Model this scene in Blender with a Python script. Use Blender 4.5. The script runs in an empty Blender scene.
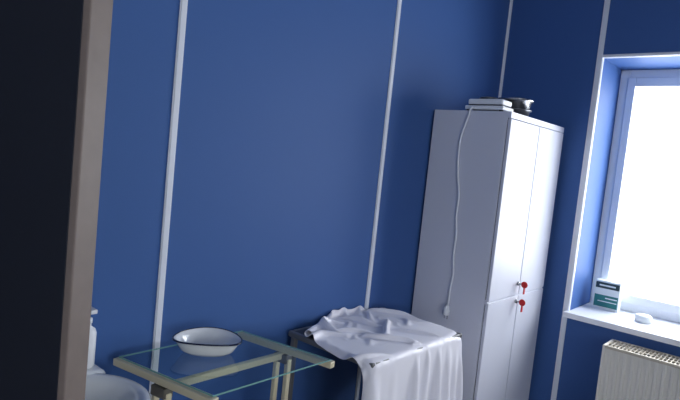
import bpy, bmesh, math
import numpy as np
from mathutils import Vector, Matrix, noise

scene = bpy.context.scene
scene.view_settings.view_transform = 'Standard'
scene.view_settings.look = 'None'

def lin(c):
    return tuple(((x/255)/12.92 if x/255 <= .04045 else ((x/255+.055)/1.055)**2.4) for x in c)+(1,)

def mat(name, rgb, rough=.5, metal=0, bump=0, bscale=60, var=0, coat=0, sheen=0, trans=0, ior=1.45, spec=.5):
    m = bpy.data.materials.new(name); m.use_nodes = True
    nt = m.node_tree; b = nt.nodes['Principled BSDF']
    col = lin(rgb)
    b.inputs['Base Color'].default_value = col
    b.inputs['Roughness'].default_value = rough
    b.inputs['Metallic'].default_value = metal
    b.inputs['Coat Weight'].default_value = coat
    b.inputs['Sheen Weight'].default_value = sheen
    b.inputs['Transmission Weight'].default_value = trans
    b.inputs['IOR'].default_value = ior
    b.inputs['Specular IOR Level'].default_value = spec
    if bump or var:
        tc = nt.nodes.new('ShaderNodeTexCoord'); n = nt.nodes.new('ShaderNodeTexNoise')
        n.inputs['Scale'].default_value = bscale; n.inputs['Detail'].default_value = 4
        nt.links.new(tc.outputs['Object'], n.inputs['Vector'])
        if bump:
            bp = nt.nodes.new('ShaderNodeBump'); bp.inputs['Strength'].default_value = bump
            bp.inputs['Distance'].default_value = .002
            nt.links.new(n.outputs['Fac'], bp.inputs['Height']); nt.links.new(bp.outputs['Normal'], b.inputs['Normal'])
        if var:
            r = nt.nodes.new('ShaderNodeValToRGB')
            r.color_ramp.elements[0].position = .3; r.color_ramp.elements[1].position = .7
            r.color_ramp.elements[0].color = tuple(c*(1-var) for c in col[:3])+(1,)
            r.color_ramp.elements[1].color = tuple(min(1, c*(1+var)) for c in col[:3])+(1,)
            nt.links.new(n.outputs['Fac'], r.inputs['Fac']); nt.links.new(r.outputs['Color'], b.inputs['Base Color'])
    return m

M = dict(
 wall=mat('blue_panel', (62,96,154), .6, bump=.06, bscale=220, var=.03, spec=.3),
 wallplain=mat('pale_wall', (190,196,208), .7, bump=.1, bscale=80),
 ceil=mat('ceiling_white', (165,169,177), .8, bump=.1, bscale=90),
 floor=mat('floor_lino', (120,118,120), .45, var=.12, bscale=9, bump=.05),
 strip=mat('white_plastic_strip', (222,226,236), .35),
 pvc=mat('window_pvc', (235,240,248), .3, coat=.2),
 sill=mat('sill_white', (236,238,244), .28, coat=.3),
 cab=mat('cabinet_paint', (208,210,222), .42, bump=.05, bscale=300),
 seam=mat('dark_gap', (40,42,55), .7),
 red=mat('red_tag', (190,22,30), .45),
 steel=mat('steel', (170,172,176), .25, metal=1),
 chrome=mat('chrome_dark', (110,112,116), .3, metal=1),
 cream=mat('cream_paint', (212,202,172), .35, coat=.3),
 clamp=mat('clamp_grey', (96,92,84), .45),
 darkm=mat('dark_enamel', (54,56,64), .5),
 frame=mat('grey_frame_metal', (118,118,120), .35, metal=.3),
 cloth=mat('white_satin', (236,234,242), .34, sheen=.3, bump=.05, bscale=500),
 enamel=mat('white_enamel', (240,242,244), .12, coat=.6),
 navy=mat('navy_rim', (18,26,60), .2, coat=.4),
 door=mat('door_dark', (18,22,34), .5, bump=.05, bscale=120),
 doore=mat('door_edge_taupe', (114,102,96), .55, var=.06, bscale=30),
 rad=mat('radiator_paint', (232,228,218), .35, coat=.2),
 radg=mat('radiator_grille_paint', (200,190,172), .4, coat=.1),
 radd=mat('radiator_inner', (96,86,74), .6),
 ceramic=mat('ceramic', (235,238,240), .1, coat=.6),
 plastic=mat('white_plastic', (232,234,238), .35),
 hall=mat('hall_wall', (70,72,80), .8),
 teal=mat('box_teal', (40,120,120), .5),
 boxw=mat('box_white', (225,232,235), .5),
 boxd=mat('box_dark', (36,60,70), .5),
 rubber=mat('rubber', (30,30,32), .7),
)
# clear glass (thin panes)
def glassmat(name, tint, w=.12, rough=.02):
    m = bpy.data.materials.new(name); m.use_nodes = True; nt = m.node_tree
    for n in list(nt.nodes): nt.nodes.remove(n)
    o = nt.nodes.new('ShaderNodeOutputMaterial'); t = nt.nodes.new('ShaderNodeBsdfTransparent'); g = nt.nodes.new('ShaderNodeBsdfGlossy')
    t.inputs['Color'].default_value = tint; g.inputs['Roughness'].default_value = rough
    mx = nt.nodes.new('ShaderNodeMixShader'); fr = nt.nodes.new('ShaderNodeFresnel'); fr.inputs['IOR'].default_value = 1.5
    ge = nt.nodes.new('ShaderNodeNewGeometry'); sb = nt.nodes.new('ShaderNodeMath'); sb.operation = 'SUBTRACT'; sb.inputs[0].default_value = 1
    ml = nt.nodes.new('ShaderNodeMath'); ml.operation = 'MULTIPLY'
    nt.links.new(ge.outputs['Backfacing'], sb.inputs[1]); nt.links.new(sb.outputs[0], ml.inputs[0]); nt.links.new(fr.outputs[0], ml.inputs[1])
    nt.links.new(ml.outputs[0], mx.inputs[0]); nt.links.new(t.outputs[0], mx.inputs[1]); nt.links.new(g.outputs[0], mx.inputs[2])
    nt.links.new(mx.outputs[0], o.inputs[0]); return m
M['glass'] = glassmat('window_glass', (1,1,1,1))
M['tglass'] = glassmat('table_glass', (.93,.975,.97,1))
M['gedge'] = mat('glass_edge', (120,165,160), .1, coat=.5)

def link(o, parent=None):
    bpy.context.collection.objects.link(o)
    if parent: o.parent = parent
    return o
def empty(name):
    e = bpy.data.objects.new(name, None); e.empty_display_size = .1
    return link(e)
def from_bm(name, bm, m, parent=None, smooth=False, bevel=0, seg=2):
    me = bpy.data.meshes.new(name); bmesh.ops.recalc_face_normals(bm, faces=bm.faces); bm.to_mesh(me); bm.free()
    o = link(bpy.data.objects.new(name, me), parent)
    ms = m if isinstance(m, (list, tuple)) else [m]
    for k in ms: me.materials.append(k)
    if smooth:
        for p in me.polygons: p.use_smooth = True
    if bevel:
        md = o.modifiers.new('b', 'BEVEL'); md.width = bevel; md.segments = seg; md.limit_method = 'ANGLE'
    return o
def addbox(bm, a, b, mi=0):
    xs = [bm.verts.new((x, y, z)) for x in (a[0], b[0]) for y in (a[1], b[1]) for z in (a[2], b[2])]
    for f in ((0,1,3,2),(4,6,7,5),(0,4,5,1),(2,3,7,6),(0,2,6,4),(1,5,7,3)):
        fc = bm.faces.new([xs[i] for i in f]); fc.material_index = mi
def boxes(name, lst, m, parent=None, bevel=0, seg=2):
    bm = bmesh.new()
    for it in lst:
        addbox(bm, it[0], it[1], it[2] if len(it) > 2 else 0)
    return from_bm(name, bm, m, parent, bevel=bevel, seg=seg)
def tube(name, pts, r, m, parent=None, bez=False, cyclic=False, res=8):
    cu = bpy.data.curves.new(name, 'CURVE'); cu.dimensions = '3D'; cu.bevel_depth = r; cu.bevel_resolution = 4; cu.use_fill_caps = True
    if bez:
        s = cu.splines.new('NURBS'); s.points.add(len(pts)-1)
        for p, q in zip(s.points, pts): p.co = (*q, 1)
        s.order_u = 4; s.use_endpoint_u = True; s.resolution_u = res
    else:
        s = cu.splines.new('POLY'); s.points.add(len(pts)-1)
        for p, q in zip(s.points, pts): p.co = (*q, 1)
    s.use_cyclic_u = cyclic
    o = bpy.data.objects.new(name, cu)
    bpy.context.collection.objects.link(o)
    dg = bpy.context.evaluated_depsgraph_get()
    me = bpy.data.meshes.new_from_object(o.evaluated_get(dg)); bpy.data.objects.remove(o)
    o = link(bpy.data.objects.new(name, me), parent); me.materials.clear(); me.materials.append(m)
    for p in me.polygons: p.use_smooth = True
    return o
def bar(name, p, q, w, hgt, m, parent=None, bevel=.003):
    """rectangular tube from p to q"""
    p = Vector(p); q = Vector(q); d = (q-p); L = d.length; d.normalize()
    up = Vector((0,0,1)) if abs(d.z) < .9 else Vector((1,0,0))
    s = d.cross(up).normalized(); u = s.cross(d)
    bm = bmesh.new(); addbox(bm, (0, -w/2, -hgt/2), (L, w/2, hgt/2))
    mt = Matrix((d, s, u)).transposed().to_4x4(); mt.translation = p
    bm.transform(mt)
    return from_bm(name, bm, m, parent, bevel=bevel)
def lathe(name, prof, c, m, parent=None, seg=48, sx=1, sy=1, warp=None, ring_only=False):
    bm = bmesh.new(); rings = []
    for r, z in prof:
        ring = []
        for i in range(seg):
            a = 2*math.pi*i/seg; x = r*math.cos(a)*sx; y = r*math.sin(a)*sy
            if warp: x, y = warp(x, y)
            ring.append(bm.verts.new((c[0]+x, c[1]+y, c[2]+z)))
        rings.append(ring)
    pairs = list(zip(rings, rings[1:]))
    if ring_only: pairs.append((rings[-1], rings[0]))
    for A, B in pairs:
        for i in range(seg):
            bm.faces.new((A[i], A[(i+1) % seg], B[(i+1) % seg], B[i]))
    if not ring_only:
        bm.faces.new(rings[0]); bm.faces.new(rings[-1])
    return from_bm(name, bm, m, parent, smooth=True)

# ---------------------------------------------------------------- room
YW, XW = 1.60, 3.28           # long panelled wall, window wall
X0, Y0, H = -1.4, -2.4, 3.0
TH = .44
sz, tz = .85, 2.28           # sill / opening top
oy1, oy0 = 1.017, -.75        # opening
boxes('floor', [((X0-.2, Y0-.2, -.1), (XW+TH, YW+1.6, 0))], M['floor'])
boxes('ceiling', [((X0-.2, Y0-.2, H), (XW+TH, YW+1.6, H+.1))], M['ceil'])
dx0, dx1, dz = -1.06, -.12, 2.08
boxes('wall_back', [((dx1, YW, 0), (XW+TH, YW+.12, H)), ((X0-.2, YW, 0), (dx0, YW+.12, H)), ((dx0, YW, dz), (dx1, YW+.12, H))], M['wall'])
boxes('wall_right', [((XW, oy1, 0), (XW+TH, YW, H)), ((XW, Y0-.2, 0), (XW+TH, oy0, H)),
      ((XW, oy0, 0), (XW+TH, oy1, sz-.03)), ((XW, oy0, tz), (XW+TH, oy1, H))], M['wall'])
boxes('wall_left', [((X0-.2, Y0-.2, 0), (X0, YW, H))], M['wallplain'])
wx0, wx1 = -1.25, .5  # unseen opening in the front wall, added to let fill light in
boxes('wall_front', [((X0, Y0-.2, 0), (wx0, Y0, H)), ((wx1, Y0-.2, 0), (XW, Y0, H)), ((wx0, Y0-.2, 0), (wx1, Y0, .85)), ((wx0, Y0-.2, 2.3), (wx1, Y0, H))], M['wallplain'])
boxes('wall_hallway', [((X0-.2, YW+1.5, 0), (.6, YW+1.6, H)), ((X0-.2, YW+.12, 0), (X0-.1, YW+1.5, H)), ((.5, YW+.12, 0), (.6, YW+1.5, H))], M['hall'])

# trims
def vstrip(name, x, w=.03):
    boxes(name, [((x-w/2, YW-.004, 0), (x+w/2, YW, H)), ((x-w/2+.004, YW-.007, 0), (x+w/2-.004, YW-.004, H))], M['strip'], bevel=.0015)
vstrip('trim_1', .632*YW, .027); vstrip('trim_2', 1.339*YW)
boxes('trim_3', [((XW-.014, YW-.004, 0), (XW, YW, H)), ((XW-.004, YW-.014, 0), (XW, YW, H))], M['strip'], bevel=.001)
# strip on the window wall in line with the opening edge, and edging of the opening
boxes('trim_4', [((XW-.006, oy1, 0), (XW, oy1+.03, H))], M['strip'], bevel=.0015)
boxes('trim_5', [((XW-.006, oy0-.03, tz), (XW, oy1+.0, tz+.014)), ((XW, oy0, tz-.002), (XW+.02, oy1, tz)), ((XW, oy1-.002, sz), (XW+.02, oy1, tz))], M['strip'], bevel=.0008)
boxes('baseboard_back', [((dx1+.09, YW-.012, 0), (XW, YW, .07))], M['strip'], bevel=.003)
boxes('baseboard_right', [((XW-.012, Y0, 0), (XW, YW-.012, .07))], M['strip'], bevel=.003)

# window
wf = XW+.38
def window(name, a0, a1, z0, z1, d, axis):
    e = empty(name)
    def bx(n, p0, p1, dd0, dd1, q0, q1, m, bev=.004):
        if axis == 'x': return boxes(n, [((dd0, p0, q0), (dd1, p1, q1))], m, e, bevel=bev)
        return boxes(n, [((p0, dd0, q0), (p1, dd1, q1))], m, e, bevel=bev)
    fw = .055
    s = 1 if axis == 'x' else -1
    lo, hi = sorted((d, d+.06*s))
    bx('frame_a', a0, a0+fw, lo, hi, z0, z1, M['pvc']); bx('frame_b', a1-fw, a1, lo, hi, z0, z1, M['pvc'])
    bx('frame_bottom', a0+fw, a1-fw, lo, hi, z0, z0+fw, M['pvc']); bx('frame_top', a0+fw, a1-fw, lo, hi, z1-fw, z1, M['pvc'])
    mid = (a0+a1)/2 - .05
    bx('mullion', mid-.04, mid+.04, lo, hi, z0+fw, z1-fw, M['pvc'])
    lo2, hi2 = sorted((d-.012*s, d+.045*s))
    for k, (b0, b1) in enumerate(((a0+fw-.008, mid-.03), (mid+.03, a1-fw+.008))):
        sw = .045
        bx('sash_%d_l' % k, b0, b0+sw, lo2, hi2, z0+fw-.008, z1-fw+.008, M['pvc'])
        bx('sash_%d_r' % k, b1-sw, b1, lo2, hi2, z0+fw-.008, z1-fw+.008, M['pvc'])
        bx('sash_%d_b' % k, b0+sw, b1-sw, lo2, hi2, z0+fw-.008, z0+fw+sw, M['pvc'])
        bx('sash_%d_t' % k, b0+sw, b1-sw, lo2, hi2, z1-fw-sw, z1-fw+.008, M['pvc'])
        g0, g1 = sorted((d+.014*s, d+.018*s))
        bx('pane_%d' % k, b0+sw-.005, b1-sw+.005, g0, g1, z0+fw+sw-.005, z1-fw-sw+.005, M['glass'], 0)
    return e
window('window_1', oy0, oy1, sz, tz, wf, 'x')
window('fill_window', wx0, wx1, .85, 2.3, Y0-.06, 'y')  # added window behind the camera, lights the cabinet side and long wall
boxes('window_sill', [((XW-.05, oy0-.04, sz-.032), (XW-.0, oy1+.012, sz)), ((XW, oy0, sz-.03), (wf+.01, oy1, sz))], M['sill'], bevel=.004)

# ---------------------------------------------------------------- door (open inwards)
E = Vector((.344, .761, 0)); u = Vector((-.475, .88, 0)).normalized(); n = Vector((-u.y, u.x, 0))  # n: front face normal (towards camera)
if n.dot(-E) < 0: n = -n
d = empty('door_1')
def leafbox(name, a0, a1, b0, b1, z0, z1, m, bev=.002):
    bm = bmesh.new(); addbox(bm, (a0, b0, z0), (a1, b1, z1))
    mt = Matrix((u, n, Vector((0,0,1)))).transposed().to_4x4(); mt.translation = E
    bm.transform(mt); return from_bm(name, bm, m, d, bevel=bev)
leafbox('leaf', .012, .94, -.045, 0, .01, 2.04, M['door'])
leafbox('edge_band', 0, .0125, -.046, .001, .01, 2.04, M['doore'])
fr = [((dx1, YW-.015, 0), (dx1+.07, YW, dz+.07)), ((dx0-.07, YW-.015, 0), (dx0, YW, dz+.07)), ((dx0, YW-.015, dz), (dx1, YW, dz+.07)),
      ((dx1-.03, YW, 0), (dx1, YW+.12, dz)), ((dx0, YW, 0), (dx0+.03, YW+.12, dz)), ((dx0+.03, YW, dz-.03), (dx1-.03, YW+.12, dz))]
boxes('door_frame', fr, M['doore'], d, bevel=.003)
tube('handle', [E+u*.07+Vector((0,0,1.0)), E+u*.07+n*.05+Vector((0,0,1.0)), E+u*.18+n*.05+Vector((0,0,1.0))], .009, M['steel'], d)

# ---------------------------------------------------------------- cabinet
cx0, cx1, cy0, cy1, cz = 2.53, 3.24, 1.16, 1.585, 1.882
c = empty('metal_cabinet')
t = .012
zb = .10
boxes('body', [((cx0, cy0+.02, zb), (cx0+t, cy1, cz)), ((cx1-t, cy0+.02, zb), (cx1, cy1, cz)), ((cx0+t, cy1-t, zb), (cx1-t, cy1, cz)),
               ((cx0+t, cy0+.02, cz-t), (cx1-t, cy1-t, cz)), ((cx0+t, cy0+.02, zb), (cx1-t, cy1-t, zb+t)), ((cx0+t, cy0+.03, .95), (cx1-t, cy1-t, .962))], M['cab'], c, bevel=.002)
boxes('front_rails', [((cx0, cy0+.001, cz-.03), (cx1, cy0+.02, cz)), ((cx0, cy0+.001, zb), (cx1, cy0+.02, zb+.03)),
                      ((cx0, cy0+.006, .945), (cx1, cy0+.02, .967))], M['cab'], c, bevel=.0015)
boxes('gap_back', [((cx0+.014, cy0+.018, zb+.02), (cx1-.014, cy0+.026, cz-.02))], M['seam'], c)
cm = (cx0+cx1)/2
for k, (a, b) in enumerate(((cx0+.003, cm-.0035), (cm+.0035, cx1-.003))):
    for j, (z0, z1) in enumerate(((zb+.033, .953), (.960, cz-.033))):
        boxes('door_panel_%d_%d' % (k, j), [((a, cy0-.001, z0), (b, cy0+.016, z1))], M['cab'], c, bevel=.003)
for j, z in enumerate((1.02, .925)):
    o = lathe('lock_%d' % j, [(.011, 0), (.011, .008), (.007, .010)], (0,0,0), M['steel'], c, seg=20)
    o.data.transform(Matrix.Translation((cm-.03, cy0-.001, z)) @ Matrix.Rotation(math.radians(90), 4, 'X'))
    boxes('key_%d' % j, [((cm-.032, cy0-.028, z-.004), (cm-.028, cy0-.008, z+.004))], M['steel'], c)
    o = lathe('key_head_%d' % j, [(.015, -.003), (.018, 0), (.015, .003)], (0,0,0), M['red'], c, seg=20)
    o.data.transform(Matrix.Translation((cm-.03, cy0-.038, z)) @ Matrix.Rotation(math.radians(90), 4, 'Y'))
    boxes('key_tag_%d' % j, [((cm-.038, cy0-.042, z-.05), (cm-.020, cy0-.037, z-.012))], M['red'], c, bevel=.002)
for k, (x, y) in enumerate(((cx0+.03, cy0+.05), (cx1-.03, cy0+.05), (cx0+.03, cy1-.05), (cx1-.03, cy1-.05))):
    boxes('foot_%d' % k, [((x-.02, y-.02, 0), (x+.02, y+.02, zb))], M['cab'], c)

# hot plate on top with hanging cord
hpz = cz
h = empty('electric_hot_plate')
boxes('base_slab', [((2.545, 1.215, hpz+.008), (2.668, 1.42, hpz+.028))], M['plastic'], h, bevel=.004)
boxes('body_slab', [((2.552, 1.222, hpz+.034), (2.660, 1.41, hpz+.062))], M['plastic'], h, bevel=.008)
boxes('band', [((2.557, 1.226, hpz+.027), (2.656, 1.406, hpz+.035))], M['seam'], h)
for k, (x, y) in enumerate(((2.56,1.23),(2.655,1.23),(2.56,1.405),(2.655,1.405))):
    lathe('foot_%d' % k, [(.01, 0), (.01, .009)], (x, y, hpz), M['rubber'], h, seg=16)
lathe('burner', [(.040, 0), (.046, .004), (.046, .010), (.040, .013), (.02, .012)], (2.607, 1.325, hpz+.062), M['chrome'], h)
dxc = -.07; dyc = -.035
cp = [(2.64, 1.40, hpz+.02), (2.612, 1.41, hpz+.016), (2.596, 1.412, hpz+.012), (2.590, 1.412, hpz-.02), (2.592, 1.425, 1.82), (2.594, 1.45, 1.75), (2.594, 1.448, 1.66), (2.594, 1.44, 1.55),
      (2.594, 1.41, 1.45), (2.594, 1.425, 1.35), (2.594, 1.40, 1.25), (2.594, 1.415, 1.15), (2.594, 1.39, 1.06), (2.594, 1.41, .98), (2.59, 1.40, .92), (2.58, 1.40, .885)]
cp = [(x+dxc, y+dyc, z) for x, y, z in cp]
tube('cord', cp, .0045, M['plastic'], h, bez=True)
pl = (2.575+dxc, 1.40+dyc, .87)
lathe('plug', [(.006, .03), (.012, .02), (.016, 0), (.016, -.02), (.012, -.024)], pl, M['plastic'], h, seg=20)
for k in (-1, 1): tube('pin_%d' % k, [(pl[0], pl[1]+.008*k, .85), (pl[0], pl[1]+.008*k, .828)], .0024, M['steel'], h)

b = empty('steel_bowl_stack')
pc = (2.768, 1.26, cz)
lathe('pan_lower', [(.05, 0), (.074, .004), (.080, .03), (.088, .032), (.088, .037), (.06, .037)], pc, M['chrome'], b)
lathe('pan_upper', [(.06, .038), (.076, .042), (.082, .078), (.094, .080), (.094, .088), (.08, .085), (.05, .06)], pc, M['steel'], b)

# ---------------------------------------------------------------- radiator
r = empty('panel_radiator')
rx0, rx1, ry1, ry0, rz0, rz1 = 3.055, 3.222, .757, -.45, .18, .768
bm = bmesh.new()
N = 34
prof = []
W = ry1-ry0-.02
for i in range(N):
    y = ry0+.01+W*i/N; w = W/N
    prof += [(y, 0), (y+w*.3, 0), (y+w*.42, .008), (y+w*.88, .008)]
prof.append((ry1-.01, 0))
vs = []
for (y, dx) in prof:
    vs.append([bm.verts.new((rx0+dx, y, z)) for z in (rz0, rz0+.03, rz1-.045, rz1)])
    vs[-1][0].co.x = vs[-1][3].co.x = rx0
for a, b2 in zip(vs, vs[1:]):
    for k in range(3): bm.faces.new((a[k], b2[k], b2[k+1], a[k+1]))
from_bm('front_plate', bm, M['rad'], r)
boxes('side_plates', [((rx0-.002, ry1-.012, rz0), (rx1, ry1, rz1+.004)), ((rx0-.002, ry0, rz0), (rx1, ry0+.012, rz1+.004))], M['rad'], r, bevel=.003)
boxes('back_plate', [((rx1-.01, ry0+.012, rz0), (rx1, ry1-.012, rz1))], M['rad'], r)
boxes('inner_core', [((rx0+.02, ry0+.015, rz0+.02), (rx1-.012, ry1-.015, rz1-.02))], M['radd'], r)
gr = [((rx0-.002, ry0+.012, rz1-.01), (rx0+.012, ry1-.012, rz1+.004)), ((rx1-.014, ry0+.012, rz1-.01), (rx1, ry1-.012, rz1+.004)), ((rx0+.06, ry0+.012, rz1-.004), (rx0+.068, ry1-.012, rz1+.002)), ((rx0+.105, ry0+.012, rz1-.004), (rx0+.113, ry1-.012, rz1+.002))]
y = ry0+.02
while y < ry1-.015:
    gr.append(((rx0+.012, y, rz1-.004), (rx1-.014, y+.006, rz1+.001))); y += .018
boxes('top_grille', gr, M['radg'], r)
boxes('wall_brackets', [((rx1, ry1-.2, rz0+.1), (XW, ry1-.17, rz1-.05)), ((rx1, ry0+.17, rz0+.1), (XW, ry0+.2, rz1-.05))], M['rad'], r)
tube('pipe', [(rx0+.05, ry1-.005, rz0+.05), (rx0+.05, ry1+.06, rz0+.05), (rx0+.05, ry1+.06, 0)], .01, M['rad'], r)

# ---------------------------------------------------------------- glass top trolley
g = empty('glass_instrument_trolley')
tzp = .905
P1, P2, P3, P4 = [Vector((*p, tzp)) for p in ((.845,1.53),(.910,1.150),(1.315,1.53),(1.378,1.150))]
ex = (P2-P1).normalized()
bar('end_bar_left', P1-ex*.01, P2+ex*.01, .026, .022, M['cream'], g)
bar('end_bar_right', P3-ex*.01, P4+ex*.01, .026, .022, M['cream'], g)
mL, mR = (P1+P2)/2, (P3+P4)/2
rail = Vector((0, 0, -.022))
bar('centre_rail', mL+rail, mR+rail, .02, .022, M['cream'], g)
for nm, c0 in (('l', mL), ('r', mR)):
    s = 1 if nm == 'l' else -1
    bar('clamp_'+nm, c0+Vector((0,0,-.03))-ex*.028, c0+Vector((0,0,-.03))+ex*.028, .034, .03, M['clamp'], g)
    for k in (-1, 1):
        top = c0+ex*.024*k+Vector((0,0,-.03))
        bar('leg_%s%d' % (nm, k), top, Vector((top.x, top.y, .08)), .018, .018, M['cream'], g)
    f0, f1 = c0-ex*.2, c0+ex*.2
    bar('foot_bar_'+nm, (f0.x, f0.y, .08), (f1.x, f1.y, .08), .026, .022, M['cream'], g)
    bar('mid_bar_'+nm, (f0.x, f0.y, .42), (f1.x, f1.y, .42), .022, .018, M['cream'], g)
    for k, q in enumerate((f0, f1)):
        o = lathe('caster_%s%d' % (nm, k), [(.02, -.009), (.032, -.008), (.032, .008), (.02, .009)], (0,0,0), M['rubber'], g, seg=24)
        o.data.transform(Matrix.Translation((q.x, q.y, .032)) @ Matrix.Rotation(math.radians(90), 4, 'X'))
        bar('caster_stem_%s%d' % (nm, k), (q.x, q.y, .03), (q.x, q.y, .075), .012, .024, M['steel'], g)
bar('low_rail', (mL.x, mL.y, .40), (mR.x, mR.y, .40), .018, .018, M['cream'], g)
def slab(name, pts, z0, z1, m, parent):
    bm = bmesh.new()
    A = [bm.verts.new((p.x, p.y, z0)) for p in pts]; B = [bm.verts.new((p.x, p.y, z1)) for p in pts]
    f = bm.faces.new(A); f.material_index = 0; f = bm.faces.new(B)
    for i in range(4):
        f = bm.faces.new((A[i], A[(i+1) % 4], B[(i+1) % 4], B[i])); f.material_index = 1
    return from_bm(name, bm, m, parent)
slab('glass_top', [P1, P3, P4, P2], tzp+.0115, tzp+.0165, [M['tglass'], M['gedge']], g)
slab('glass_shelf', [P1, P3, P4, P2], .43, .435, [M['tglass'], M['gedge']], g)
gt = tzp+.0165

# kidney enamel basin
kb = empty('enamel_kidney_dish')
ang = math.radians(-42)
def kw(x, y):
    y = y*1.0 - 2.6*x*x + .012
    return (x*math.cos(ang)-y*math.sin(ang), x*math.sin(ang)+y*math.cos(ang))
bc = (1.080, 1.415, gt)
S = .102
prof = [(.50,.0),(.66,.002),(.82,.014),(.93,.034),(1.0,.046),(1.045,.049),(1.045,.051),(.99,.050),(.90,.035),(.78,.018),(.62,.0055),(.3,.004)]
lathe('dish', [(r_*S, z) for r_, z in prof], bc, M['enamel'], kb, seg=64, sy=.80, warp=kw)
lathe('rim', [(S*1.03, .0475), (S*1.06, .0482), (S*1.06, .0525), (S*1.02, .0525), (S*1.02, .0505)], bc, M['navy'], kb, seg=64, sy=.80, warp=kw, ring_only=True)

# ---------------------------------------------------------------- draped instrument table
st = empty('instrument_table')
tx0, tx1, ty0, ty1, ttz = 1.60, 2.24, 1.14, 1.56, .862
boxes('top_panel', [((tx0, ty0, ttz-.012), (tx1, ty1, ttz))], M['darkm'], st, bevel=.002)
boxes('rim_bars', [((tx0-.008, ty0-.008, ttz-.022), (tx0+.012, ty1+.008, ttz+.001)), ((tx1-.012, ty0-.008, ttz-.022), (tx1+.008, ty1+.008, ttz+.001)),
                   ((tx0+.012, ty0-.008, ttz-.022), (tx1-.012, ty0+.012, ttz+.001)), ((tx0+.012, ty1-.012, ttz-.022), (tx1-.012, ty1+.008, ttz+.001))], M['frame'], st, bevel=.005, seg=3)
boxes('front_panel', [((tx0+.024, ty0+.012, ttz-.5), (tx1-.024, ty0+.020, ttz-.02))], M['darkm'], st)
for k, (x, y) in enumerate(((tx0+.012, ty0+.022), (tx1-.012, ty0+.022), (tx0+.012, ty1-.012), (tx1-.012, ty1-.012))):
    bar('leg_%d' % k, (x, y, 0), (x, y, ttz-.012), .022, .022, M['frame'], st)
boxes('lower_shelf', [((tx0+.0, ty0+.011, .30), (tx1, ty1, .315))], M['darkm'], st, bevel=.003)

# cloth: position-based drape solved here, with the table as collision body
NX, NY = 110, 100
SX, SY = .99, .98
rot = math.radians(-9); cc = (2.015, 1.165)
aa = (np.arange(NX)/(NX-1)-.5)*SX; bb = (np.arange(NY)/(NY-1)-.5)*SY
A_, B_ = np.meshgrid(aa, bb, indexing='ij')
P = np.zeros((NX, NY, 3))
GX, GY = .88, .88          # gathered: excess fabric turns into wrinkles
A2, B2 = A_*GX, B_*GY
wob = np.vectorize(lambda a, b: noise.noise(Vector((a*5, b*5, 9.1))))
A2 = A2+.035*wob(A_, B_); B2 = B2+.035*wob(B_+3, A_+5)
# the left edge is skewed so that the far-left corner is covered and a flap falls over the left side
P[..., 0] = cc[0]+A2*math.cos(rot)-B2*math.sin(rot)*.4
P[..., 1] = cc[1]+A2*math.sin(rot)+B2*math.cos(rot)
for i in range(NX):
    for j in range(NY):
        x, y = A_[i, j], B_[i, j]
        P[i, j, 2] = ttz+.06+.085*noise.noise(Vector((x*7+y*3, y*4-x*2, 5.7)))+.014*noise.noise(Vector((x*12, y*10+x*5, 4.3)))
lx, ly = SX/(NX-1), SY/(NY-1)
Q = P.copy()
bx0, bx1, by0, by1, btop = tx0-.015, tx1+.015, ty0-.015, ty1+.015, ttz+.008
cons = []
def addc(di, dj, L, k):
    cons.append((di, dj, L, k))
addc(1,0,lx,1); addc(0,1,ly,1); addc(1,1,math.hypot(lx,ly),.5); addc(1,-1,math.hypot(lx,ly),.5)
addc(3,0,3*lx,.12); addc(0,3,3*ly,.12)
def solve(P, di, dj, L, k):
    ax = 0 if di else 1; st_ = di if di else dj
    for ph in range(2):
        n0 = P.shape[ax]
        idx = np.arange(n0-st_); idx = idx[(idx//st_) % 2 == ph]
        if ax == 0:
            if dj >= 0: a = (idx, slice(0, P.shape[1]-dj)); b = (idx+st_, slice(dj, P.shape[1]))
            else: a = (idx, slice(-dj, P.shape[1])); b = (idx+st_, slice(0, P.shape[1]+dj))
        else:
            a = (slice(None), idx); b = (slice(None), idx+st_)
        d_ = P[b]-P[a]; l = np.sqrt((d_**2).sum(-1, keepdims=True))+1e-9
        c_ = d_*(.5*k*(l-L)/l)
        P[a] += c_; P[b] -= c_
def collide(P, Q):
    x, y, z = P[..., 0], P[..., 1], P[..., 2]
    ins = (x > bx0) & (x < bx1) & (y > by0) & (y < by1) & (z < btop)
    d_ = np.stack([btop-z, x-bx0, bx1-x, y-by0, by1-y], -1)
    k = d_.argmin(-1)
    top = ins & (k == 0)
    z[top] = btop
    x[top] -= .985*(x-Q[..., 0])[top]; y[top] -= .985*(y-Q[..., 1])[top]
    m_ = ins & (k == 1); x[m_] = bx0
    m_ = ins & (k == 2); x[m_] = bx1
    m_ = ins & (k == 3); y[m_] = by0
    m_ = ins & (k == 4); y[m_] = by1
    np.minimum(y, YW-.01, out=y)
g_ = 9.8; dt = 1/120
for step in range(200):
    V_ = (P-Q)*.965
    Q = P.copy()
    P = P+V_; P[..., 2] -= g_*dt*dt
    for it in range(13):
        for c_ in cons: solve(P, *c_)
        if it % 4 == 3: collide(P, Q)
    collide(P, Q)
bm = bmesh.new()
gv = [[bm.verts.new(P[i, j]) for j in range(NY)] for i in range(NX)]
for i in range(NX-1):
    for j in range(NY-1):
        bm.faces.new((gv[i][j], gv[i+1][j], gv[i+1][j+1], gv[i][j+1]))
cl = from_bm('draped_white_cloth', bm, M['cloth'], smooth=True)
md = cl.modifiers.new('sm', 'SMOOTH'); md.factor = .5; md.iterations = 2
md = cl.modifiers.new('sol', 'SOLIDIFY'); md.thickness = .0015; md.offset = 0
md = cl.modifiers.new('ss', 'SUBSURF'); md.levels = 1; md.render_levels = 1
for p in cl.data.polygons: p.use_smooth = True

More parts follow.
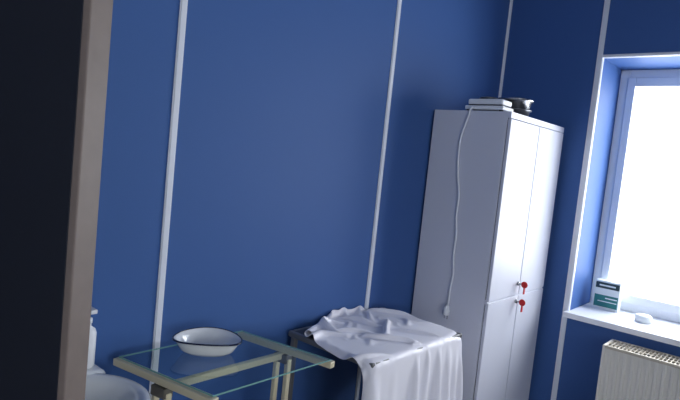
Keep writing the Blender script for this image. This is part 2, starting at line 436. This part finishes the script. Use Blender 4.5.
# ---------------------------------------------------------------- washbasin + bottle
wb = empty('washbasin')
bx, by, bz = .585, 1.36, .90
lathe('bowl', [(.05,-.16),(.12,-.15),(.2,-.09),(.225,-.03),(.235,-.016),(.24,-.004),(.235,.0),(.215,.0),(.2,-.02),(.17,-.08),(.1,-.13),(.03,-.135)], (bx, by, bz), M['ceramic'], wb, sy=.88, seg=64)
boxes('back_ledge', [((bx-.22, by+.13, bz-.08), (bx+.21, YW-.002, bz+.005))], M['ceramic'], wb, bevel=.02, seg=4)
lathe('pedestal', [(.1, 0), (.095, .02), (.07, .1), (.07, .6), (.09, bz-.15)], (bx, by, 0), M['ceramic'], wb)
tube('tap', [(bx, by+.17, bz), (bx, by+.17, bz+.12), (bx, by+.15, bz+.16), (bx, by+.08, bz+.16), (bx, by+.06, bz+.13)], .011, M['steel'], wb, bez=True)
sd = empty('soap_dispenser_bottle')
q = (.75, 1.545, bz+.006)
lathe('bottle', [(.022, 0), (.025, .004), (.025, .10), (.021, .112), (.010, .12), (.010, .13), (.012, .13), (.012, .143), (.005, .144), (.005, .165)], q, M['plastic'], sd, seg=32)
boxes('pump_head', [((q[0]-.010, q[1]-.035, q[2]+.163), (q[0]+.010, q[1]+.012, q[2]+.176))], M['plastic'], sd, bevel=.003)

# ---------------------------------------------------------------- things on the sill
mb = empty('medicine_box')
boxes('carton', [((3.54, .825, sz), (3.60, .965, sz+.17))], M['boxw'], mb, bevel=.001)
boxes('label', [((3.5385, .83, sz+.015), (3.54, .96, sz+.085))], M['teal'], mb)
boxes('label_top', [((3.5385, .83, sz+.125), (3.54, .96, sz+.16))], M['boxd'], mb)
boxes('label_stripes', [((3.5380, .835, sz+.065), (3.5385, .90, sz+.072)), ((3.5380, .835, sz+.045), (3.5385, .94, sz+.05)), ((3.5380, .85, sz+.138), (3.5385, .94, sz+.147))], M['boxw'], mb)
lp = empty('cotton_pad')
lathe('pad', [(.03, 0), (.036, .004), (.036, .032), (.03, .040), (.01, .042)], (3.46, .67, sz), M['boxw'], lp, sx=1.2, sy=1.2, seg=32)

# ---------------------------------------------------------------- light
w = bpy.data.worlds.new('World'); scene.world = w; w.use_nodes = True
bg = w.node_tree.nodes['Background']; bg.inputs['Color'].default_value = (.92, .96, 1, 1); bg.inputs['Strength'].default_value = 10.0
def portal(name, loc, rot, sx, sy):
    l = bpy.data.lights.new(name, 'AREA'); l.shape = 'RECTANGLE'; l.size = sx; l.size_y = sy
    l.cycles.is_portal = True
    o = bpy.data.objects.new(name, l); link(o); o.location = loc; o.rotation_euler = rot
portal('portal_window_1', (XW+.5, (oy0+oy1)/2, (sz+tz)/2), (0, math.radians(90), 0), tz-sz, oy1-oy0)
portal('portal_fill_window', ((wx0+wx1)/2, Y0-.25, 1.575), (math.radians(90), 0, 0), wx1-wx0, 1.45)  # samples sky light through the added fill opening

# ---------------------------------------------------------------- camera
p, rr, hh = [math.radians(a) for a in (4.26, 5.91, 40.6)]
F = Vector((math.cos(hh)*math.cos(p), math.sin(hh)*math.cos(p), -math.sin(p)))
R0 = Vector((math.sin(hh), -math.cos(hh), 0)); U0 = R0.cross(F)
R = R0*math.cos(rr)+U0*math.sin(rr); U = U0*math.cos(rr)-R0*math.sin(rr)
cam = bpy.data.cameras.new('cam'); cam.sensor_width = 36; cam.lens = 560/680*36; cam.clip_start = .05
co = bpy.data.objects.new('camera', cam); link(co)
mw = Matrix((R, U, -F)).transposed().to_4x4(); mw.translation = (0, 0, 1.58)
co.matrix_world = mw
scene.camera = co
